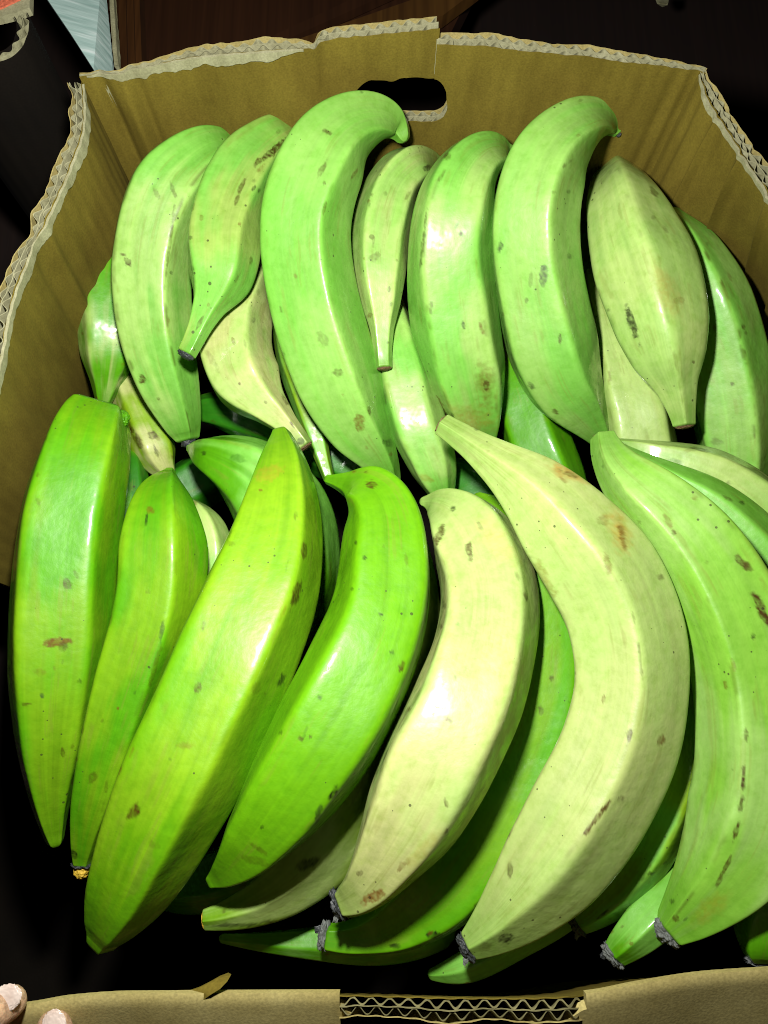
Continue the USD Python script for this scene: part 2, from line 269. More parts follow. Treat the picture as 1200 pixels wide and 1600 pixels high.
# upper row
banana('U5', [(628,212,13),(604,190,30),(556,198,47),(506,258,66),(481,335,70),(483,420,70),(500,500,70),(526,580,68),(561,662,52),(594,715,30),(612,752,15)], (.160,.176,.138,.085), 26, 12, (MINT * .7 + PALE * .3, MINT * .8 + GREEN2 * .2), (0,0), 0, 'longest arched green banana, middle of the upper row, white gloss on its left face')
banana('U8', [(966,208,8),(940,192,26),(892,212,50),(850,275,66),(836,355,69),(843,450,70),(860,530,71),(886,605,60),(920,655,36),(942,694,15)], (.160,.178,.138,.085), 24, 12, (MINT * .6 + PALE * .4, MINT), ('nub',0), 0, 'arched green banana with a grey bruise on its glossy face, nearest the far right corner')
banana('U7', [(790,238,16),(750,252,44),(714,318,64),(704,400,68),(708,480,71),(722,570,69),(740,645,50),(752,694,24)], (.154,.170,.132,.078), -34, 11, (PALE * .6 + MINT * .4, MINT), (0,0), 0, 'stout green banana with brown rust near its lower end, under the pale bare stalk')
banana('U6', [(676,256,18),(630,272,40),(600,338,47),(592,410,44),(595,468,32),(597,520,18),(600,574,13)], (.12,.148,.140,.128), 34, 12, (PALE, PALE * .5 + MINT * .5), (0,'thin'), 0, 'short pale green banana with its stalk hanging down between two stouter bananas')
banana('U3', [(470,203,14),(424,222,36),(377,288,56),(353,370,57),(346,430,50),(325,482,25),(308,520,17),(292,552,15)], (.128,.156,.158,.150), 20, 11, (PALE * .6 + LIME * .4, MINT), (0,'cut'), 0, 'slanting green banana in the upper row whose stalk ends in a black cut')
banana('U2', [(368,226,14),(318,244,42),(264,310,62),(240,400,60),(243,500,58),(262,590,48),(282,650,33),(293,686,19)], (.142,.160,.132,.09), 22, 12, (MINT, PALE * .6 + MINT * .4), (0,'nub'), 1, 'curved green banana with a brown scratch on its left face and dark lower tip')
banana('U9', [(962,270,28),(970,300,46),(988,360,66),(1012,430,76),(1032,500,71),(1046,560,55),(1059,612,29),(1069,664,17)], (.118,.15,.146,.13), 12, 5, (PALE * .7 + MINT * .3, PALE), (0,'thin'), 0, 'plump pale green banana with its short cut stalk pointing down, beside the right wall')
banana('U10', [(1048,338,18),(1076,400,50),(1112,490,64),(1138,590,64),(1150,690,58),(1152,790,40)], (.145,.142,.118,.09), 30, 12, (MINT * .6 + PALE * .4, MINT), (0,0), 1, 'long green banana against the right cardboard wall, half under the plump pale one')
banana('U4', [(398,430,38),(370,500,56),(384,588,54),(424,638,29),(455,671,17),(476,697,14)], (.10,.118,.122,.118), 22, 10, (CREAM, PALE), (0,'thin'), 1, 'cream pale banana lying in shadow under the black-cut stalk, its own stalk pointing down right')
banana('U1', [(214,318,22),(186,382,45),(174,470,53),(170,550,44),(165,604,22),(160,640,8)], (.10,.118,.11,.09), 30, 10, (PALE, GREEN2), (0,0), 1, 'small green banana squeezed against the left wall, most of it in shadow', 5)
banana('U11', [(922,426,8),(946,500,30),(972,590,46),(996,680,56),(1014,760,52)], (.10,.112,.105,.09), 40, 10, (PALE, PALE), (0,0), 2, 'pale tapering banana down in the gap left of the plump pale banana', 5)
banana('U12', [(604,470,26),(622,560,42),(648,650,46),(676,725,38),(692,776,18)], (.10,.112,.105,.09), 34, 10, (MINT * .4 + PALE * .6, MINT), (0,0), 2, 'green banana under the short hanging stalk, seen in the middle gap', 5)
banana('U13', [(790,540,26),(822,640,46),(852,720,52),(880,800,46)], (.085,.095,.09,.08), 36, 10, (GREEN2, GREEN2), (0,0), 2, 'half shadowed green banana below the bruised one, left of the thick stem pair', 5)
banana('U14', [(188,566,18),(214,636,35),(240,700,33),(258,736,18),(270,750,8)], (.10,.112,.11,.10), -20, 10, (CREAM, LIME), (0,'nub'), 2, 'small cream banana with brown scratches just above the left stub, under the left wall side', 5)
banana('U15', [(444,440,26),(466,550,36),(486,650,22),(503,712,13),(514,748,9)], (.085,.095,.095,.09), 30, 10, (LIME, MINT), (0,0), 3, 'thin sliver of green banana showing left of the longest arched banana', 5)
# lower row
banana('L6', [(692,664,18),(732,690,23),(778,722,35),(832,764,56),(890,828,76),(946,902,86),(981,990,86),(986,1080,84),(968,1165,86),(925,1255,86),(870,1342,78),(812,1412,57),(765,1455,36),(734,1477,22)], (.152,.164,.158,.142), 8, 10, (CREAM * .5 + PALE * .5, PALE), ('thin','black'), 0, 'large pale banana with a long bare stalk at upper left and rusty orange blush')
banana('L7', [(942,684,19),(962,730,33),(1018,788,57),(1084,862,72),(1132,950,80),(1168,1055,83),(1180,1160,87),(1170,1262,88),(1138,1342,74),(1092,1406,51),(1046,1453,27)], (.148,.166,.16,.14), -20, 16, (MINT * .5 + PALE * .5, MINT * .6 + LIME * .4), ('dry','grey'), 0, 'thick ridged green banana at the right edge, broken brown line along its ridge')
banana('L3', [(440,682,18),(443,740,46),(434,830,73),(404,940,92),(355,1060,97),(302,1180,95),(252,1290,84),(206,1388,64),(178,1440,42),(163,1466,26)], (.142,.156,.172,.145), 20, 11, (GREEN, LIME * .7 + GREEN * .3), (0,0), 0, 'biggest bright green banana slanting to the lower left, brown streaks along its right ridge')
banana('L4', [(513,750,8),(542,757,19),(580,778,50),(601,860,70),(594,950,78),(563,1040,86),(518,1130,88),(462,1220,81),(406,1300,60),(362,1352,32),(334,1374,14)], (.130,.148,.168,.14), 44, 8, (GREEN, GREEN), (0,0), 1, 'glossy bright green banana speckled with black dots, a little side stub at its top')
banana('L5', [(664,784,10),(706,800,42),(744,855,72),(764,930,78),(757,1010,81),(730,1095,87),(690,1180,88),(645,1270,80),(600,1345,56),(562,1393,36),(536,1410,24)], (.122,.144,.170,.150), -36, 9, (CREAM, PALE), (0,'black'), 0, 'cream pale banana at bottom centre with a ragged slate black blossom end', 5)
banana('L1', [(154,653,52),(134,715,69),(112,820,77),(100,930,79),(92,1040,75),(84,1140,60),(80,1220,40),(86,1312,14)], (.136,.152,.142,.112), 30, 10, (LIME * .5 + GREEN * .5, GREEN2), ('stub',0), 0, 'leftmost green banana in the lower row, blunt top and brown smudges on its face')
banana('L2', [(266,738,9),(258,786,44),(257,870,67),(248,950,67),(220,1040,64),(186,1140,56),(156,1235,44),(136,1310,26),(129,1348,15)], (.128,.148,.138,.112), 16, 12, (LIME * .5 + GREEN * .5, GREEN2), (0,'yellow'), 1, 'slim green banana with a yellow stub at its lower tip, between two big left ones')
banana('L3b', [(297,700,7),(338,712,36),(392,742,62),(444,806,76),(468,890,66),(466,970,50)], (.118,.132,.12,.10), 28, 11, (GREEN2, MINT), (0,0), 2, 'green banana with a pointed left tip, arching behind the biggest bright green one')
banana('L2b', [(296,790,14),(322,838,36),(322,900,40),(300,980,36)], (.10,.11,.105,.09), 20, 10, (MINT, PALE), (0,0), 2, 'little pale patch of banana in the gap between the slim and biggest left bananas', 5)
banana('L4c', [(636,830,26),(640,920,45),(634,1010,56),(614,1110,60),(578,1210,62),(520,1310,58),(444,1388,42),(374,1424,26),(320,1437,15)], (.10,.118,.118,.122), 18, 11, (LIME, PALE), (0,'pale'), 2, 'green banana curving under the glossy speckled one, pale blunt tip at lower left')
banana('L5b', [(748,786,18),(802,842,46),(841,922,60),(849,1012,60),(836,1102,64),(800,1195,70),(747,1292,77),(690,1372,74),(626,1432,52),(562,1462,28),(512,1464,20)], (.105,.122,.12,.118), -24, 11, (LIME * .5 + GREEN2 * .5, GREEN2), (0,'greyrag'), 1, 'dark bright green banana in the shade between the two pale ones, grey dry tip')
banana('L4d', [(348,1466,7),(420,1472,15),(500,1474,24),(590,1470,34),(680,1440,40)], (.09,.09,.09,.09), 30, 10, (MINT, GREEN2), (0,0), 3, 'lowest thin green banana edge under the grey dry tip at bottom', 5)
banana('L8', [(958,696,10),(1030,742,26),(1104,792,47),(1172,864,62),(1232,958,70),(1262,1060,72),(1262,1170,70)], (.135,.148,.145,.13), 34, 14, (MINT, MINT * .6 + GREEN2 * .4), (0,0), 1, 'green banana squeezed between the thick ridged one and the pale one at right edge', 5)
banana('L9', [(962,694,10),(1038,716,27),(1110,748,47),(1180,806,58),(1240,890,62),(1290,990,60)], (.118,.126,.120,.10), 40, 12, (PALE, PALE * .6 + MINT * .4), (0,0), 2, 'pale green banana arching off the frame behind the thick ridged one at the right', 5)
banana('L10', [(1072,1010,15),(1066,1110,33),(1050,1220,48),(1015,1310,46),(962,1388,38),(905,1442,18)], (.115,.13,.128,.12), 30, 11, (LIME, MINT), (0,'black'), 1, 'narrow green banana in shade between the large pale one and the thick ridged one', 5)
banana('L11', [(962,1490,20),(1004,1450,33),(1060,1386,42),(1110,1310,42),(1140,1220,36)], (.13,.135,.12,.10), 10, 11, (GREEN2, MINT), ('greyrag',0), 1, 'green banana low at the right with a ragged grey tip beside the thick one', 5)
banana('L12', [(1184,1494,20),(1192,1440,46),(1232,1366,56),(1290,1290,50)], (.135,.14,.14,.13), -20, 11, (GREEN2, GREEN2), ('black',0), 2, 'green banana cut off by the lower right corner, over the flap', 5)
banana('L13', [(676,1522,9),(738,1506,24),(800,1472,27),(872,1424,32),(940,1370,30)], (.10,.105,.11,.105), 20, 10, (MINT, MINT), (0,0), 2, 'green tip poking out lowest, under the black end of the large pale banana', 5)
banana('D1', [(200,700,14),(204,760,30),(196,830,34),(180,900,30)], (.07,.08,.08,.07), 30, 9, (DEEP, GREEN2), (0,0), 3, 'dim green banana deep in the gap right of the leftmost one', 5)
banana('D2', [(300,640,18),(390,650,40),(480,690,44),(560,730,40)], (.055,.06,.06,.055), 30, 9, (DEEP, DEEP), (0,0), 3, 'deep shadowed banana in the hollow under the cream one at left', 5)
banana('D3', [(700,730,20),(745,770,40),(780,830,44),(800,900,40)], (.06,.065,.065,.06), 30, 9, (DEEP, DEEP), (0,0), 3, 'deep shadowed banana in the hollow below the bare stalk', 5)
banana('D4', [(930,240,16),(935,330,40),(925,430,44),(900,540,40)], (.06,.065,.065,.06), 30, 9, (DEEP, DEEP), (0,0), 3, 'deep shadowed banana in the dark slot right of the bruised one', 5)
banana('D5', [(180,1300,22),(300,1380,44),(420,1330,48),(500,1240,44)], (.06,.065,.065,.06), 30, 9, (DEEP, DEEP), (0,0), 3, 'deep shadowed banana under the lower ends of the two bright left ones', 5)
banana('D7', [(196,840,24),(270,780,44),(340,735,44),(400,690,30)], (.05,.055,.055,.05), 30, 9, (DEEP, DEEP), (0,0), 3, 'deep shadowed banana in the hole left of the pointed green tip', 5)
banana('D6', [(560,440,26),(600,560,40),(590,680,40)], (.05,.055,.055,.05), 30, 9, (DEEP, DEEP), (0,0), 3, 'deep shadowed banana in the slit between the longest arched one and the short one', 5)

def spine(b, dz=0.0, n=200):
    pts = b['pts']; d = np.r_[0, np.cumsum(np.hypot(*np.diff(pts[:, :2], axis=0).T))]; d /= d[-1]
    t = np.linspace(0, 1, n); x, y = CubicSpline(d, pts[:, :2])(t).T; hw = PchipInterpolator(d, pts[:, 2])(t)
    z = PchipInterpolator([0, .15, .6, 1], b['z'])(t); k = 9; z = np.convolve(np.pad(z, k, mode='edge'), np.ones(2 * k + 1) / (2 * k + 1), 'valid') + dz
    C = np.array([at(a, c, e) for a, c, e in zip(x, y, z)]); R = hw * np.array([depth(c, e) for c, e in zip(y, z)]) / F
    return C, R
# let each banana sink until it rests among those above it (lengths in the photograph stay as they are)
DROP = {}
placed = []
for key in sorted(B, key=lambda k: B[k]['layer']):
    dz = 0.0
    for it in range(40):
        C, R = spine(B[key], dz, 40); worst = 0
        for C2, R2 in placed:
            D = np.linalg.norm(C[:, None] - C2[None], axis=2) - .86 * (R[:, None] + R2[None])
            up = (C[:, None, 2] < C2[None, :, 2] + .012)
            worst = min(worst, D.min())
        if worst > -.0015 or B[key]['layer'] == 0 and it > 3: break
        dz -= .003
        if C[:, 2].min() + dz < .03 and it > 20: break
    DROP[key] = dz; placed.append((C, R))

def rag(rng, c, axis, r, thick, seed, squash=1.0, spikes=.45):
    """A dried, ragged lump across an end of a banana."""
    m = trimesh.creation.icosphere(4, 1.0); v = m.vertices.copy()
    v *= (1 + spikes * (fbm(v * 2.6 + seed, 4, seed) - .5) * 2)[:, None]; v += .18 * (noise(v * 7 + seed, seed + 1) - .5)[:, None] * v
    a = axis / np.linalg.norm(axis); s = np.cross(a, [0, 0, 1.0]); s /= np.linalg.norm(s); u = np.cross(s, a)
    return trimesh.Trimesh(c + v[:, :1] * s * r + v[:, 1:2] * u * r * squash + v[:, 2:] * a * thick, m.faces, process=False)
# stains, each on one banana: column, row, half length, half width, direction in degrees, colour, strength
BR, BK, RU, OR = lin(84, 58, 14), lin(28, 26, 10), lin(128, 88, 24), lin(214, 172, 84)
STAIN = {
 'U2': [(200,410,10,5,60,BR,.9),(193,398,5,3,10,BR,.7),(222,592,7,5,80,BR,.9),(243,300,9,4,60,BR,.4),(266,375,60,3,97,BR,.55),(272,300,14,3,70,BR,.5)],
 'U3': [(430,233,26,5,-42,lin(70,50,8),.9),(403,253,8,4,-50,BR,.8),(378,290,16,4,-65,BR,.7),(370,312,8,3,-70,BR,.7),(312,505,14,3,-60,BR,.6)],
 'U5': [(503,265,14,4,-60,BR,.6),(505,530,14,8,60,BR,.35),(527,583,8,6,40,BR,.6),(561,660,12,8,80,RU,.7),(576,640,8,3,80,BR,.8),(607,692,8,6,30,BK,.6),(513,207,7,3,20,BR,.7),(470,640,5,3,0,BR,.3)],
 'U6': [(668,262,6,5,0,BK,.8),(585,402,10,6,-30,BR,.45),(580,370,4,4,0,BR,.6),(577,493,4,4,0,RU,.6)],
 'U7': [(690,640,20,4,70,RU,.9),(758,600,30,12,85,RU,.6),(760,602,8,4,90,BR,.8),(720,365,4,3,90,BR,.8),(715,350,8,2,-60,BR,.5),(661,380,44,2.5,97,lin(60,60,10),.7),(700,245,5,4,-40,BR,.5),(690,275,10,3,-60,BR,.5),(735,655,40,20,10,lin(170,150,40),.5)],
 'U8': [(850,432,15,7,95,lin(86,100,66),.85),(782,386,9,4,90,lin(60,72,40),.8),(890,401,5,4,90,lin(70,90,30),.6),(868,643,5,4,30,BR,.8),(830,603,8,4,50,BK,.7),(865,300,4,3,0,BR,.5)],
 'U9': [(987,505,30,6,72,lin(40,40,10),.85),(1060,470,10,5,0,RU,.35),(1040,455,40,16,70,lin(200,190,90),.5),(1022,300,9,4,50,BR,.6),(1020,340,4,3,0,BR,.3)],
 'U10': [(1100,440,20,4,70,lin(80,100,20),.6),(1160,550,16,4,70,BR,.5),(1110,480,4,3,0,BR,.4),(1120,690,10,5,0,BR,.4)],
 'U4': [(330,560,20,5,60,BR,.3),(470,690,5,5,0,BK,.7),(445,625,10,3,60,BR,.6),(350,485,6,4,0,BK,.6)],
 'U14': [(197,660,20,5,70,BR,.8),(238,680,8,6,50,BR,.8),(215,690,14,6,60,BR,.7),(205,672,6,5,0,BR,.7)],
 'U12': [(640,648,6,4,0,BR,.4),(665,745,12,6,20,lin(170,160,50),.5)],
 'L1': [(105,913,9,9,60,BR,.75),(88,1003,20,8,-8,RU,.9),(98,1010,8,7,0,BR,.6),(40,1100,9,3,-8,BR,.8),(66,1088,4,4,0,lin(40,60,50),.7),(60,785,6,3,70,BR,.5),(98,1175,8,3,80,BR,.6),(62,1050,10,6,0,RU,.3),(120,900,10,4,60,BR,.4)],
 'L2': [(235,797,6,6,90,RU,.7),(253,985,22,4,97,lin(40,60,36),.6),(243,1040,34,4,106,BR,.45),(145,1215,12,6,-70,BR,.5),(232,925,4,3,0,BR,.5),(115,1335,7,5,60,BK,.8)],
 'L3': [(475,862,13,5,102,BR,.9),(463,928,22,6,106,BR,.95),(440,1064,12,6,112,lin(40,40,20),.9),(308,1075,8,5,-60,BR,.7),(317,978,8,3,-70,BR,.7),(290,1165,14,5,0,RU,.4),(210,1267,14,8,-60,BR,.85),(213,1268,5,4,0,lin(90,30,10),.9),(400,1076,10,6,-60,BR,.35),(420,740,22,12,-20,lin(190,170,50),.5),(360,850,6,4,0,BR,.3),(385,1250,12,4,-60,BR,.4),(240,1320,10,5,20,BR,.2)],
 'L4': [(581,757,8,6,0,BR,.9),(521,1239,13,5,-62,lin(24,20,8),.98),(629,1040,10,4,-65,BR,.9),(497,1275,16,4,-75,lin(50,70,30),.8),(405,1327,14,4,35,BR,.5),(470,1154,4,4,0,BR,.8),(400,1345,24,6,15,BR,.35),(570,872,3,3,0,BK,.8),(596,960,4,3,0,BK,.8),(612,1020,4,3,0,BK,.8),(500,1090,4,4,0,BK,.6),(550,920,3,3,0,BK,.7)],
 'L5': [(686,838,15,7,-62,BR,.85),(690,825,8,4,-60,BR,.8),(733,860,17,6,85,BR,.8),(708,794,5,4,0,BK,.8),(808,900,8,3,70,BR,.45),(822,932,8,3,60,BR,.7),(701,1125,9,4,30,RU,.7),(697,1256,8,3,75,BR,.8),(698,1298,8,3,90,BR,.7),(628,1355,16,5,-45,RU,.6),(585,1400,20,9,-30,lin(150,90,30),.85),(561,1365,5,5,0,BR,.6),(775,845,40,18,50,lin(226,200,130),.7),(660,1330,40,10,-50,lin(210,200,100),.5)],
 'L6': [(890,738,32,12,20,OR,.8),(888,740,14,4,20,BR,.6),(968,830,30,16,70,lin(210,175,70),.75),(972,835,22,5,75,RU,.75),(950,880,18,6,80,RU,.5),(942,815,8,8,0,RU,.4),(1033,902,5,4,60,BR,.7),(984,1147,14,4,105,BR,.8),(1034,1157,11,6,-60,RU,.8),(935,1275,34,4,-52,lin(96,62,14),.9),(970,1248,6,4,0,BR,.6),(797,1358,12,4,90,BR,.6),(1000,1030,26,3,84,BR,.5),(990,965,10,2,80,BR,.4),(737,1405,10,7,0,BK,.8),(731,1398,6,4,0,BK,.8),(790,1465,13,8,-20,BK,.85),(758,1480,10,8,0,BR,.4),(830,870,6,4,0,BR,.3),(850,900,40,7,62,lin(150,130,30),.5)],
 'L7': [(1052,832,5,4,40,BR,.8),(1044,815,10,4,60,RU,.5),(1162,882,17,6,48,BR,.9),(1192,955,30,7,62,BR,.95),(1085,777,5,4,0,RU,.5),(1162,1215,20,4,93,BR,.95),(1158,1255,12,4,103,BR,.8),(1150,1300,16,4,107,BR,.9),(1136,1350,12,4,112,BR,.9),(1124,1375,12,4,112,BR,.7),(1166,1150,10,3,90,BR,.6),(1146,1040,12,3,75,RU,.4),(1056,1435,5,4,0,BR,.7),(1050,1408,4,4,0,BK,.6),(1110,1420,30,14,-40,lin(170,170,40),.5)],
 'L5b': [(680,1462,13,6,0,BK,.95),(862,1060,5,4,90,BR,.8),(845,1110,8,4,90,BR,.8),(615,1478,10,4,0,BK,.8)],
 'L4c': [(480,1350,20,7,-25,lin(60,60,40),.85),(470,1436,60,5,-5,lin(60,40,10),.9),(378,1446,50,3,0,BK,.7),(350,1424,4,3,0,BR,.6)],
 'L3b': [(318,708,4,3,60,BK,.7),(370,716,12,6,0,lin(70,140,20),.6)],
 'L9': [(1095,702,14,3,10,BR,.8),(1052,722,16,6,15,lin(90,140,70),.5),(1138,755,3,3,0,BK,.5)],
 'L10': [(1017,1365,5,4,0,BK,.8),(975,1420,18,5,-30,BK,.5)],
}
RIDGE_BROWN = {'U2': .35, 'U5': .12, 'U7': .2, 'L6': .12, 'L7': .25, 'L3': .12, 'U10': .5, 'L4c': .3, 'L2': .15, 'L9': .25, 'U9': .15, 'L10': .2}

def build(key, idx):
    b = B[key]; top = b['layer'] < 2; NV, NU = (300, 150) if b['layer'] == 0 or key in ('U2', 'L4', 'L2', 'L5b', 'U4') else (220, 100) if top else (150, 64)
    C, R = spine(b, DROP[key], NV); rng = np.random.default_rng(100 + idx)
    T = np.gradient(C, axis=0); T /= np.linalg.norm(T, axis=1)[:, None]
    V = np.array([0, 0, CZ]) - C; V /= np.linalg.norm(V, axis=1)[:, None]
    S = np.cross(T, V); S /= np.linalg.norm(S, axis=1)[:, None]
    if S[:, 0].mean() < 0: S = -S
    U = np.cross(S, T); U *= np.sign((U * V).sum(1).mean())
    # rounded polygon whose corners are the ridges
    n = b['n']; ra = np.radians(b['ridge'] + np.arange(n) * 360 / n + np.r_[0, rng.uniform(-7, 7, n - 1)]); ra = np.sort(np.mod(ra + math.pi, 2 * math.pi) - math.pi)
    nx = np.r_[ra[1:], ra[0] + 2 * math.pi]; fa = (ra + nx) / 2; hf = (nx - ra) / 2
    uu = np.linspace(0, 1, NU + 1)[:-1]; phi = math.pi + 2 * math.pi * uu + .55 * np.sin(2 * math.pi * uu); tv = np.linspace(0, 1, NV)
    mid = sstep(tv, .02, .2) * (1 - sstep(tv, .75, .98))
    pw = (b['p'] * (2.3 - .8 * mid))[:, None, None]; tw = .10 * np.sin(tv * 3 + idx)[:, None]
    ang = phi[None] + tw
    co = np.maximum(np.cos(ang[..., None] - fa), 0) / (np.cos(hf) * .35 + .65 * np.cos(math.pi / n))
    r = (co ** pw).sum(-1) ** (-1 / pw[..., 0])
    r *= 1 + .05 * (noise(np.stack([np.cos(phi)[None] + 0 * tv[:, None], np.sin(phi)[None] + 0 * tv[:, None], tv[:, None] * 5 + 0 * phi[None]], -1) * 1.5 + idx, idx) - .5)
    X, Y = r * np.sin(phi), r * np.cos(phi); lo, hi = X.min(1, keepdims=True), X.max(1, keepdims=True); k = 2 / (hi - lo)
    X = (X - (hi + lo) / 2) * k; Y = Y * k
    P = C[:, None] + R[:, None, None] * (X[..., None] * S[:, None] + Y[..., None] * U[:, None])
    # close the ends
    def cap(i, dirn, flat):
        rr = R[i]; out = []
        for fr, ad in (((.90, .10), (.6, .16), (.25, .18)) if flat else ((.86, .35), (.62, .6), (.3, .8))): out.append(C[i] + dirn * rr * ad + (P[i] - C[i]) * fr)
        return out
    st = b['ends']; head = cap(0, -T[0], st[0] != 0)[::-1]; tail = cap(-1, T[-1], st[1] != 0)
    G = np.concatenate([np.array(head), P, np.array(tail)]); nv = len(G)
    i, j = np.meshgrid(np.arange(nv - 1), np.arange(NU), indexing='ij'); a = (i * NU + j).ravel(); c = (i * NU + (j + 1) % NU).ravel()
    f = tri(np.stack([a, c, c + NU, a + NU], 1)); verts = G.reshape(-1, 3)
    e0, e1 = len(verts), len(verts) + 1; verts = np.vstack([verts, G[0].mean(0), G[-1].mean(0)]); j = np.arange(NU); j2 = (j + 1) % NU
    f = np.vstack([f, np.stack([np.full(NU, e0), j2, j], 1), np.stack([np.full(NU, e1), (nv - 1) * NU + j, (nv - 1) * NU + j2], 1)])
    tm = trimesh.Trimesh(verts, f, process=False)
    if tm.volume < 0: f = f[:, ::-1]
    # colour of the skin
    tt = np.r_[[0] * 3, tv, [1] * 3]; TT = np.r_[np.repeat(tt, NU), 0, 1]; PH = np.r_[np.tile(phi, nv), 0, 0]
    ringc = np.stack([np.cos(PH), np.sin(PH)], -1)
    m1 = fbm(np.column_stack([ringc * .9, TT * 4]) + idx * 3.7, 3, idx); streak = fbm(np.column_stack([ringc * 6, TT * 2.5]) + idx, 3, idx + 50); fine = fbm(np.column_stack([ringc * 22, TT * 5]) + idx, 2, idx + 70)
    mixv = sstep(m1 + .35 * (streak - .5), .36, .64)
    col = b['c'][0] * (1 - mixv)[:, None] + b['c'][1] * mixv[:, None]
    fibre = fbm(np.column_stack([ringc * 40, TT * 3]) + idx, 2, idx + 90); scuff = sstep(fbm(np.column_stack([ringc * 5, TT * 9]) + idx * 2, 4, idx + 30), .56, .66) * sstep(fine, .45, .65)
    col = col * (1 + .34 * (streak - .5) + .16 * (fine - .5) + .14 * (fibre - .5))[:, None]
    col = col * (1 - .30 * scuff[:, None]) + .30 * scuff[:, None] * lin(150, 150, 60) * K
    tip = np.maximum(1 - sstep(TT, 0, .12), sstep(TT, .86, 1)); col = col * (1 - .45 * tip[:, None]) + .45 * tip[:, None] * GREEN2 * .8
    aa = np.r_[np.tile(ang.mean(0), nv), 0, 0]; dr = np.abs(np.mod(aa[:, None] - ra[None] + math.pi, 2 * math.pi) - math.pi).min(1)
    col = col * (1 + .10 * np.exp(-(dr / .13) ** 2))[:, None]
    gate = sstep(fbm(np.column_stack([ringc * 3, TT * 16]) + idx, 3, idx + 11), .50, .64) * np.exp(-(dr / .045) ** 2) * RIDGE_BROWN.get(key, .08) * 1.6
    gate = np.clip(gate, 0, .9); col = col * (1 - gate[:, None]) + gate[:, None] * BR * K
    if True:
        x, y = project(verts); face = np.r_[np.tile(Y.mean(0) > -.35, nv), False, False]; marks = list(STAIN.get(key, []))
        for q in range(int(rng.integers(10, 22)) if b['layer'] < 2 else 5):              # small scratches and sap dots, mostly along the ridges
            iv = int(rng.integers(12, NV - 12)); ph = rng.choice(ra) + rng.normal(0, .06) if rng.random() < .55 else rng.uniform(-1.2, 1.2)
            d_ = np.abs(np.mod(phi - ph + math.pi, 2 * math.pi) - math.pi); ju = int(d_.argmin())
            if Y[iv, ju] < .1: continue
            w0, w1 = (iv + 3) * NU + ju, (iv + 9) * NU + ju; dg = math.degrees(math.atan2(y[w1] - y[w0], x[w1] - x[w0])) + rng.normal(0, 8)
            ln = rng.uniform(3, 12) if rng.random() < .5 else rng.uniform(2.4, 4); marks.append((x[w0], y[w0], ln, rng.uniform(2.0, 2.9), dg, [BR, BK, RU, BR][int(rng.integers(4))], rng.uniform(.3, .75)))
        ns = fbm(verts * 330, 3, 5); ns2 = noise(verts * 800, 6)
        for sx, sy, L, W, dg, cc, k in marks:
            ca, sa_ = math.cos(math.radians(dg)), math.sin(math.radians(dg)); dx, dy = x - sx, y - sy
            dd = np.hypot((dx * ca + dy * sa_) / L, (-dx * sa_ + dy * ca) / W)
            soft = .55 if max(L, W) > 24 and W > 8 else .16
            mk = (1 - sstep(dd + 1.5 * (ns - .5) + .5 * (ns2 - .5), 1 - soft, 1 + soft)) * k * face * np.clip(.72 + 1.1 * (ns2 - .4), .35, 1.05)
            mk = np.clip(mk, 0, 1); col = col * (1 - mk[:, None]) + mk[:, None] * cc * K
    o = thing('green_banana', b['label'], 'banana', C[len(C) // 2] - [0, 0, R[len(R) // 2]], 'green bananas packed in the cardboard box')
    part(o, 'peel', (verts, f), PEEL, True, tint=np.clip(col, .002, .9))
    for e, i, s_ in ((st[0], 0, -1), (st[1], -1, 1)):
        ax, c0, rr = T[i] * s_, C[i], R[i]
        nm = 'stalk_end' if e in ('cut', 'thin', 'dry', 'pale') else 'blossom_end'
        if e == 'cut': part(o, nm, rag(rng, c0 + ax * rr * .2, ax, rr * .88, rr * .42, idx, .9, .22), BLACK, 60)
        elif e == 'thin': part(o, nm, rag(rng, c0 + ax * rr * .12, ax, rr * .84, rr * .24, idx, .8, .2), BROWN, 60)
        elif e == 'dry': part(o, nm, rag(rng, c0 + ax * rr * .14, ax, rr * .7, rr * .22, idx, .8, .25), BROWN, 60)
        elif e == 'pale': part(o, nm, rag(rng, c0 + ax * rr * .10, ax, rr * .85, rr * .2, idx, .9, .12), YELLOW, 60)
        elif e == 'yellow': part(o, nm, rag(rng, c0 + ax * rr * .7, ax, rr * .78, rr * .95, idx, .9, .2), YELLOW, 60); part(o, 'dry_collar', rag(rng, c0 + ax * rr * .1, ax, rr * 1.05, rr * .25, idx + 3, .9, .45), BLACK, 60)
        elif e == 'nub': part(o, nm, rag(rng, c0 + ax * rr * .3, ax, rr * .6, rr * .4, idx, .9, .25), BLACK, 60)
        elif e == 'stub': part(o, 'stub', rag(rng, at(186, 654, c0[2] + .004), S[0] * .9 - T[0] * .7, .0055, .006, idx, .8, .2), plain('green_stub', tuple(GREEN2 * .8), .45), 60)
        elif e == 'black': part(o, nm, rag(rng, c0 + ax * rr * .25, ax, rr * .95, rr * .50, idx, .75, .5), BLACK, 60); part(o, 'dry_petal', rag(rng, c0 + ax * rr * .55 + S[i] * rr * .5, ax + S[i] * .8, rr * .22, rr * .55, idx + 9, .5, .6), GREY, 60)
        elif e == 'grey': part(o, nm, rag(rng, c0 + ax * rr * .2, ax, rr * .85, rr * .55, idx, .8, .5), GREY, 60)
        elif e == 'greyrag': part(o, nm, rag(rng, c0 + ax * rr * .25, ax, rr * 1.0, rr * .5, idx, .8, .6), GREY, 60); part(o, 'dry_petal', rag(rng, c0 + ax * rr * .5 - S[i] * rr * .4, ax, rr * .3, rr * .6, idx + 5, .5, .6), BLACK, 60)
for idx, key in enumerate(B): build(key, idx)

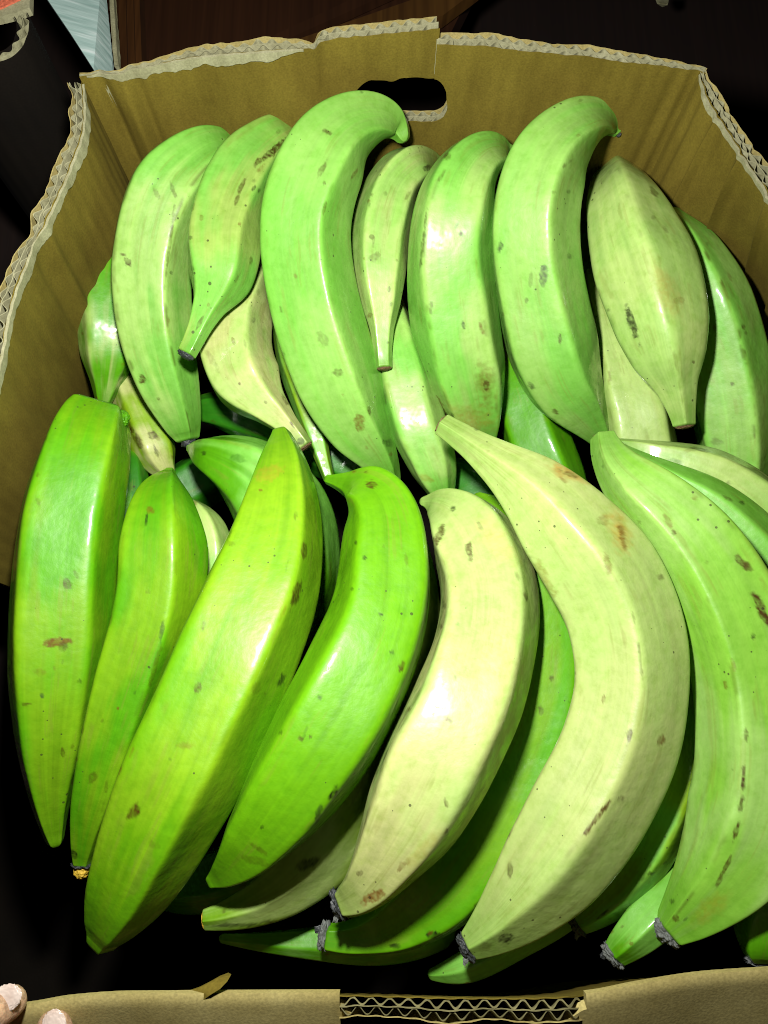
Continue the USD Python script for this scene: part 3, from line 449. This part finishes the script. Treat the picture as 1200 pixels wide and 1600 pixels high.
# ------------------------------------------------------------------ behind the box
def slab(pix, z, thick):
    """A flat board whose outline is given where it lies, at height(s) z."""
    zz = np.broadcast_to(z, (len(pix),)); a = np.array([at(x, y, q) for (x, y), q in zip(pix, zz)]); n = len(a)
    if np.cross(a[1] - a[0], a[2] - a[1])[2] < 0: a = a[::-1]
    v = np.vstack([a, a - (0, 0, thick)]); f = [(0, k, k + 1) for k in range(1, n - 1)] + [(n, n + k + 1, n + k) for k in range(1, n - 1)]
    for k in range(n): q = (k + 1) % n; f += [(k, n + k, n + q), (k, n + q, q)]
    return trimesh.Trimesh(v, f, process=False)
cab = thing('wooden_cabinet', 'dark brown wooden furniture behind the far wall of the box', 'cabinet', (-.05, .6, .04))
part(cab, 'post', slab([(168, 112), (160, -60), (216, -60), (222, 112)], .05, .03), WOOD, False)
for x in (184, 197, 209): part(cab, 'groove_bead', slab([(x - 1, 112), (x - 5, -60), (x - 2, -60), (x + 2, 112)], .0525, .004), WOOD, False)
part(cab, 'panel', slab([(223, 108), (217, -60), (760, -60), (700, 60)], .035, .02), WOOD_D, False)
part(cab, 'rail', slab([(330, 108), (700, -20), (790, -50), (692, 24), (470, 98), (400, 108)], .052, .012), WOOD_L, False)
part(cab, 'rail', slab([(320, 105), (600, -25), (640, -25), (345, 108)], .047, .008), WOOD_D, False)
wb_ = thing('white_board', 'glossy bluish white board wedged behind the far left corner of the box', 'board', at(130, 60, .14))
part(wb_, 'panel', slab([(40, -50), (60, -22), (76, 2), (110, 52), (146, 108), (176, 108), (169, 60), (163, 0), (160, -50)], (.15, .15, .15, .15, .15, .13, .13, .13, .13), .003), WHITE, False)
e = [(168, -50), (171, 0), (174, 50), (178, 100), (184, 100), (181, 50), (177, 0), (174, -50)]
ed = slab(e, .142, .006).subdivide().subdivide(); ed.vertices += .0012 * (noise(ed.vertices * 400, 3) - .5)[:, None]
part(wb_, 'torn_edge', ed, CORE, 40)
ob = thing('cardboard_box', 'other cardboard box at the top left corner with a red striped flap', 'box', at(0, 50, 0))
po = path_of([(-120, 70), (-60, 92), (-20, 86), (6, 78), (22, 60), (26, 42), (22, 26)][::-1], .2)
board(ob, Wall(po, 0, [], 12, [], .0006), [(0, po['s'][-1], .004, .2)], mats=(SHADE_BOARD, CORE, SHADE_BOARD), seed=12)  # both faces near-black: the shade on these walls is in the colour
fl = [(-90, -14), (46, -50), (44, 10), (20, 20), (-60, 36)]
part(ob, 'flap', slab([(-90, -60), (50, -80), (46, 12), (24, 20), (-60, 40)], .196, .005), CORE, False)
part(ob, 'printed_stripe', slab([(-60, 30), (-60, 12), (36, -20), (40, -6), (2, 12)], .1972, .001), RED, False)
pc = thing('paper_scrap', 'tiny pale scrap of paper at the top edge in the dark', 'paper', at(1035, 0, .0))
m = slab([(1024, -8), (1046, -8), (1044, 5), (1036, 8), (1028, 3)], (.012, .008, .012, .006, .010), .002); part(pc, 'scrap', m, CORE, False)

# ------------------------------------------------------------------ the hand on the flap
pe = thing('person', 'bare fingertips gripping the flap of the box at the bottom left corner', 'person', at(-60, 1660, .20))
def chain(js):
    hs = []
    for (a, ra_), (c, rc) in zip(js[:-1], js[1:]):
        sp = [manifold3d.Manifold.sphere(r, 24).translate(tuple(map(float, p))) for p, r in ((a, ra_), (c, rc))]; hs.append(manifold3d.Manifold.batch_hull(sp))
    return manifold3d.Manifold.batch_boolean(hs, manifold3d.OpType.Add)
zf = ZN + .010
palm = [at(-150, 1800, zf - .03), at(-40, 1840, zf - .03), at(60, 1860, zf - .03)]
fing = [[(at(-130, 1720, zf - .01), .0095), (at(-60, 1610, zf + .006), .009), (at(-16, 1582, zf + .005), .0075), (at(16, 1566, zf - .003), .0060)],
        [(at(-150, 1790, zf - .02), .0095), (at(-100, 1690, zf + .004), .009), (at(-70, 1640, zf), .008), (at(-60, 1612, zf - .006), .007)],
        [(at(-170, 1830, zf - .03), .009), (at(-150, 1730, zf - .004), .0085), (at(-120, 1680, zf - .006), .0075), (at(-110, 1650, zf - .01), .0065)],
        [(at(-190, 1860, zf - .03), .008), (at(-190, 1780, zf - .01), .0075), (at(-170, 1740, zf - .012), .0065), (at(-160, 1715, zf - .016), .0055)],
        [(at(40, 1800, zf - .03), .011), (at(70, 1700, zf - .012), .0105), (at(82, 1650, zf - .006), .0095), (at(84, 1606, zf - .010), .0066)]]
hand = chain([(palm[0], .016), (palm[1], .017), (palm[2], .015)])
for fg in fing: hand = hand + chain(fg)
for fg in fing: hand = hand + chain([(palm[1], .016), fg[0]])
hm = hand.refine_to_length(.003).to_mesh(); hm = trimesh.Trimesh(hm.vert_properties[:, :3], hm.tri_verts); trimesh.smoothing.filter_taubin(hm, iterations=8)
part(pe, 'hand', hm, SKIN, True)
for c0, d0 in ((at(8, 1561, zf + .0052), at(30, 1552, zf) - at(0, 1566, zf)), (at(84, 1606, zf - .0008), at(84, 1600, zf) - at(82, 1650, zf))):
    part(pe, 'fingernail', rag(None, c0, d0, .0046, .0062, 3, .22, .02), NAIL, True)
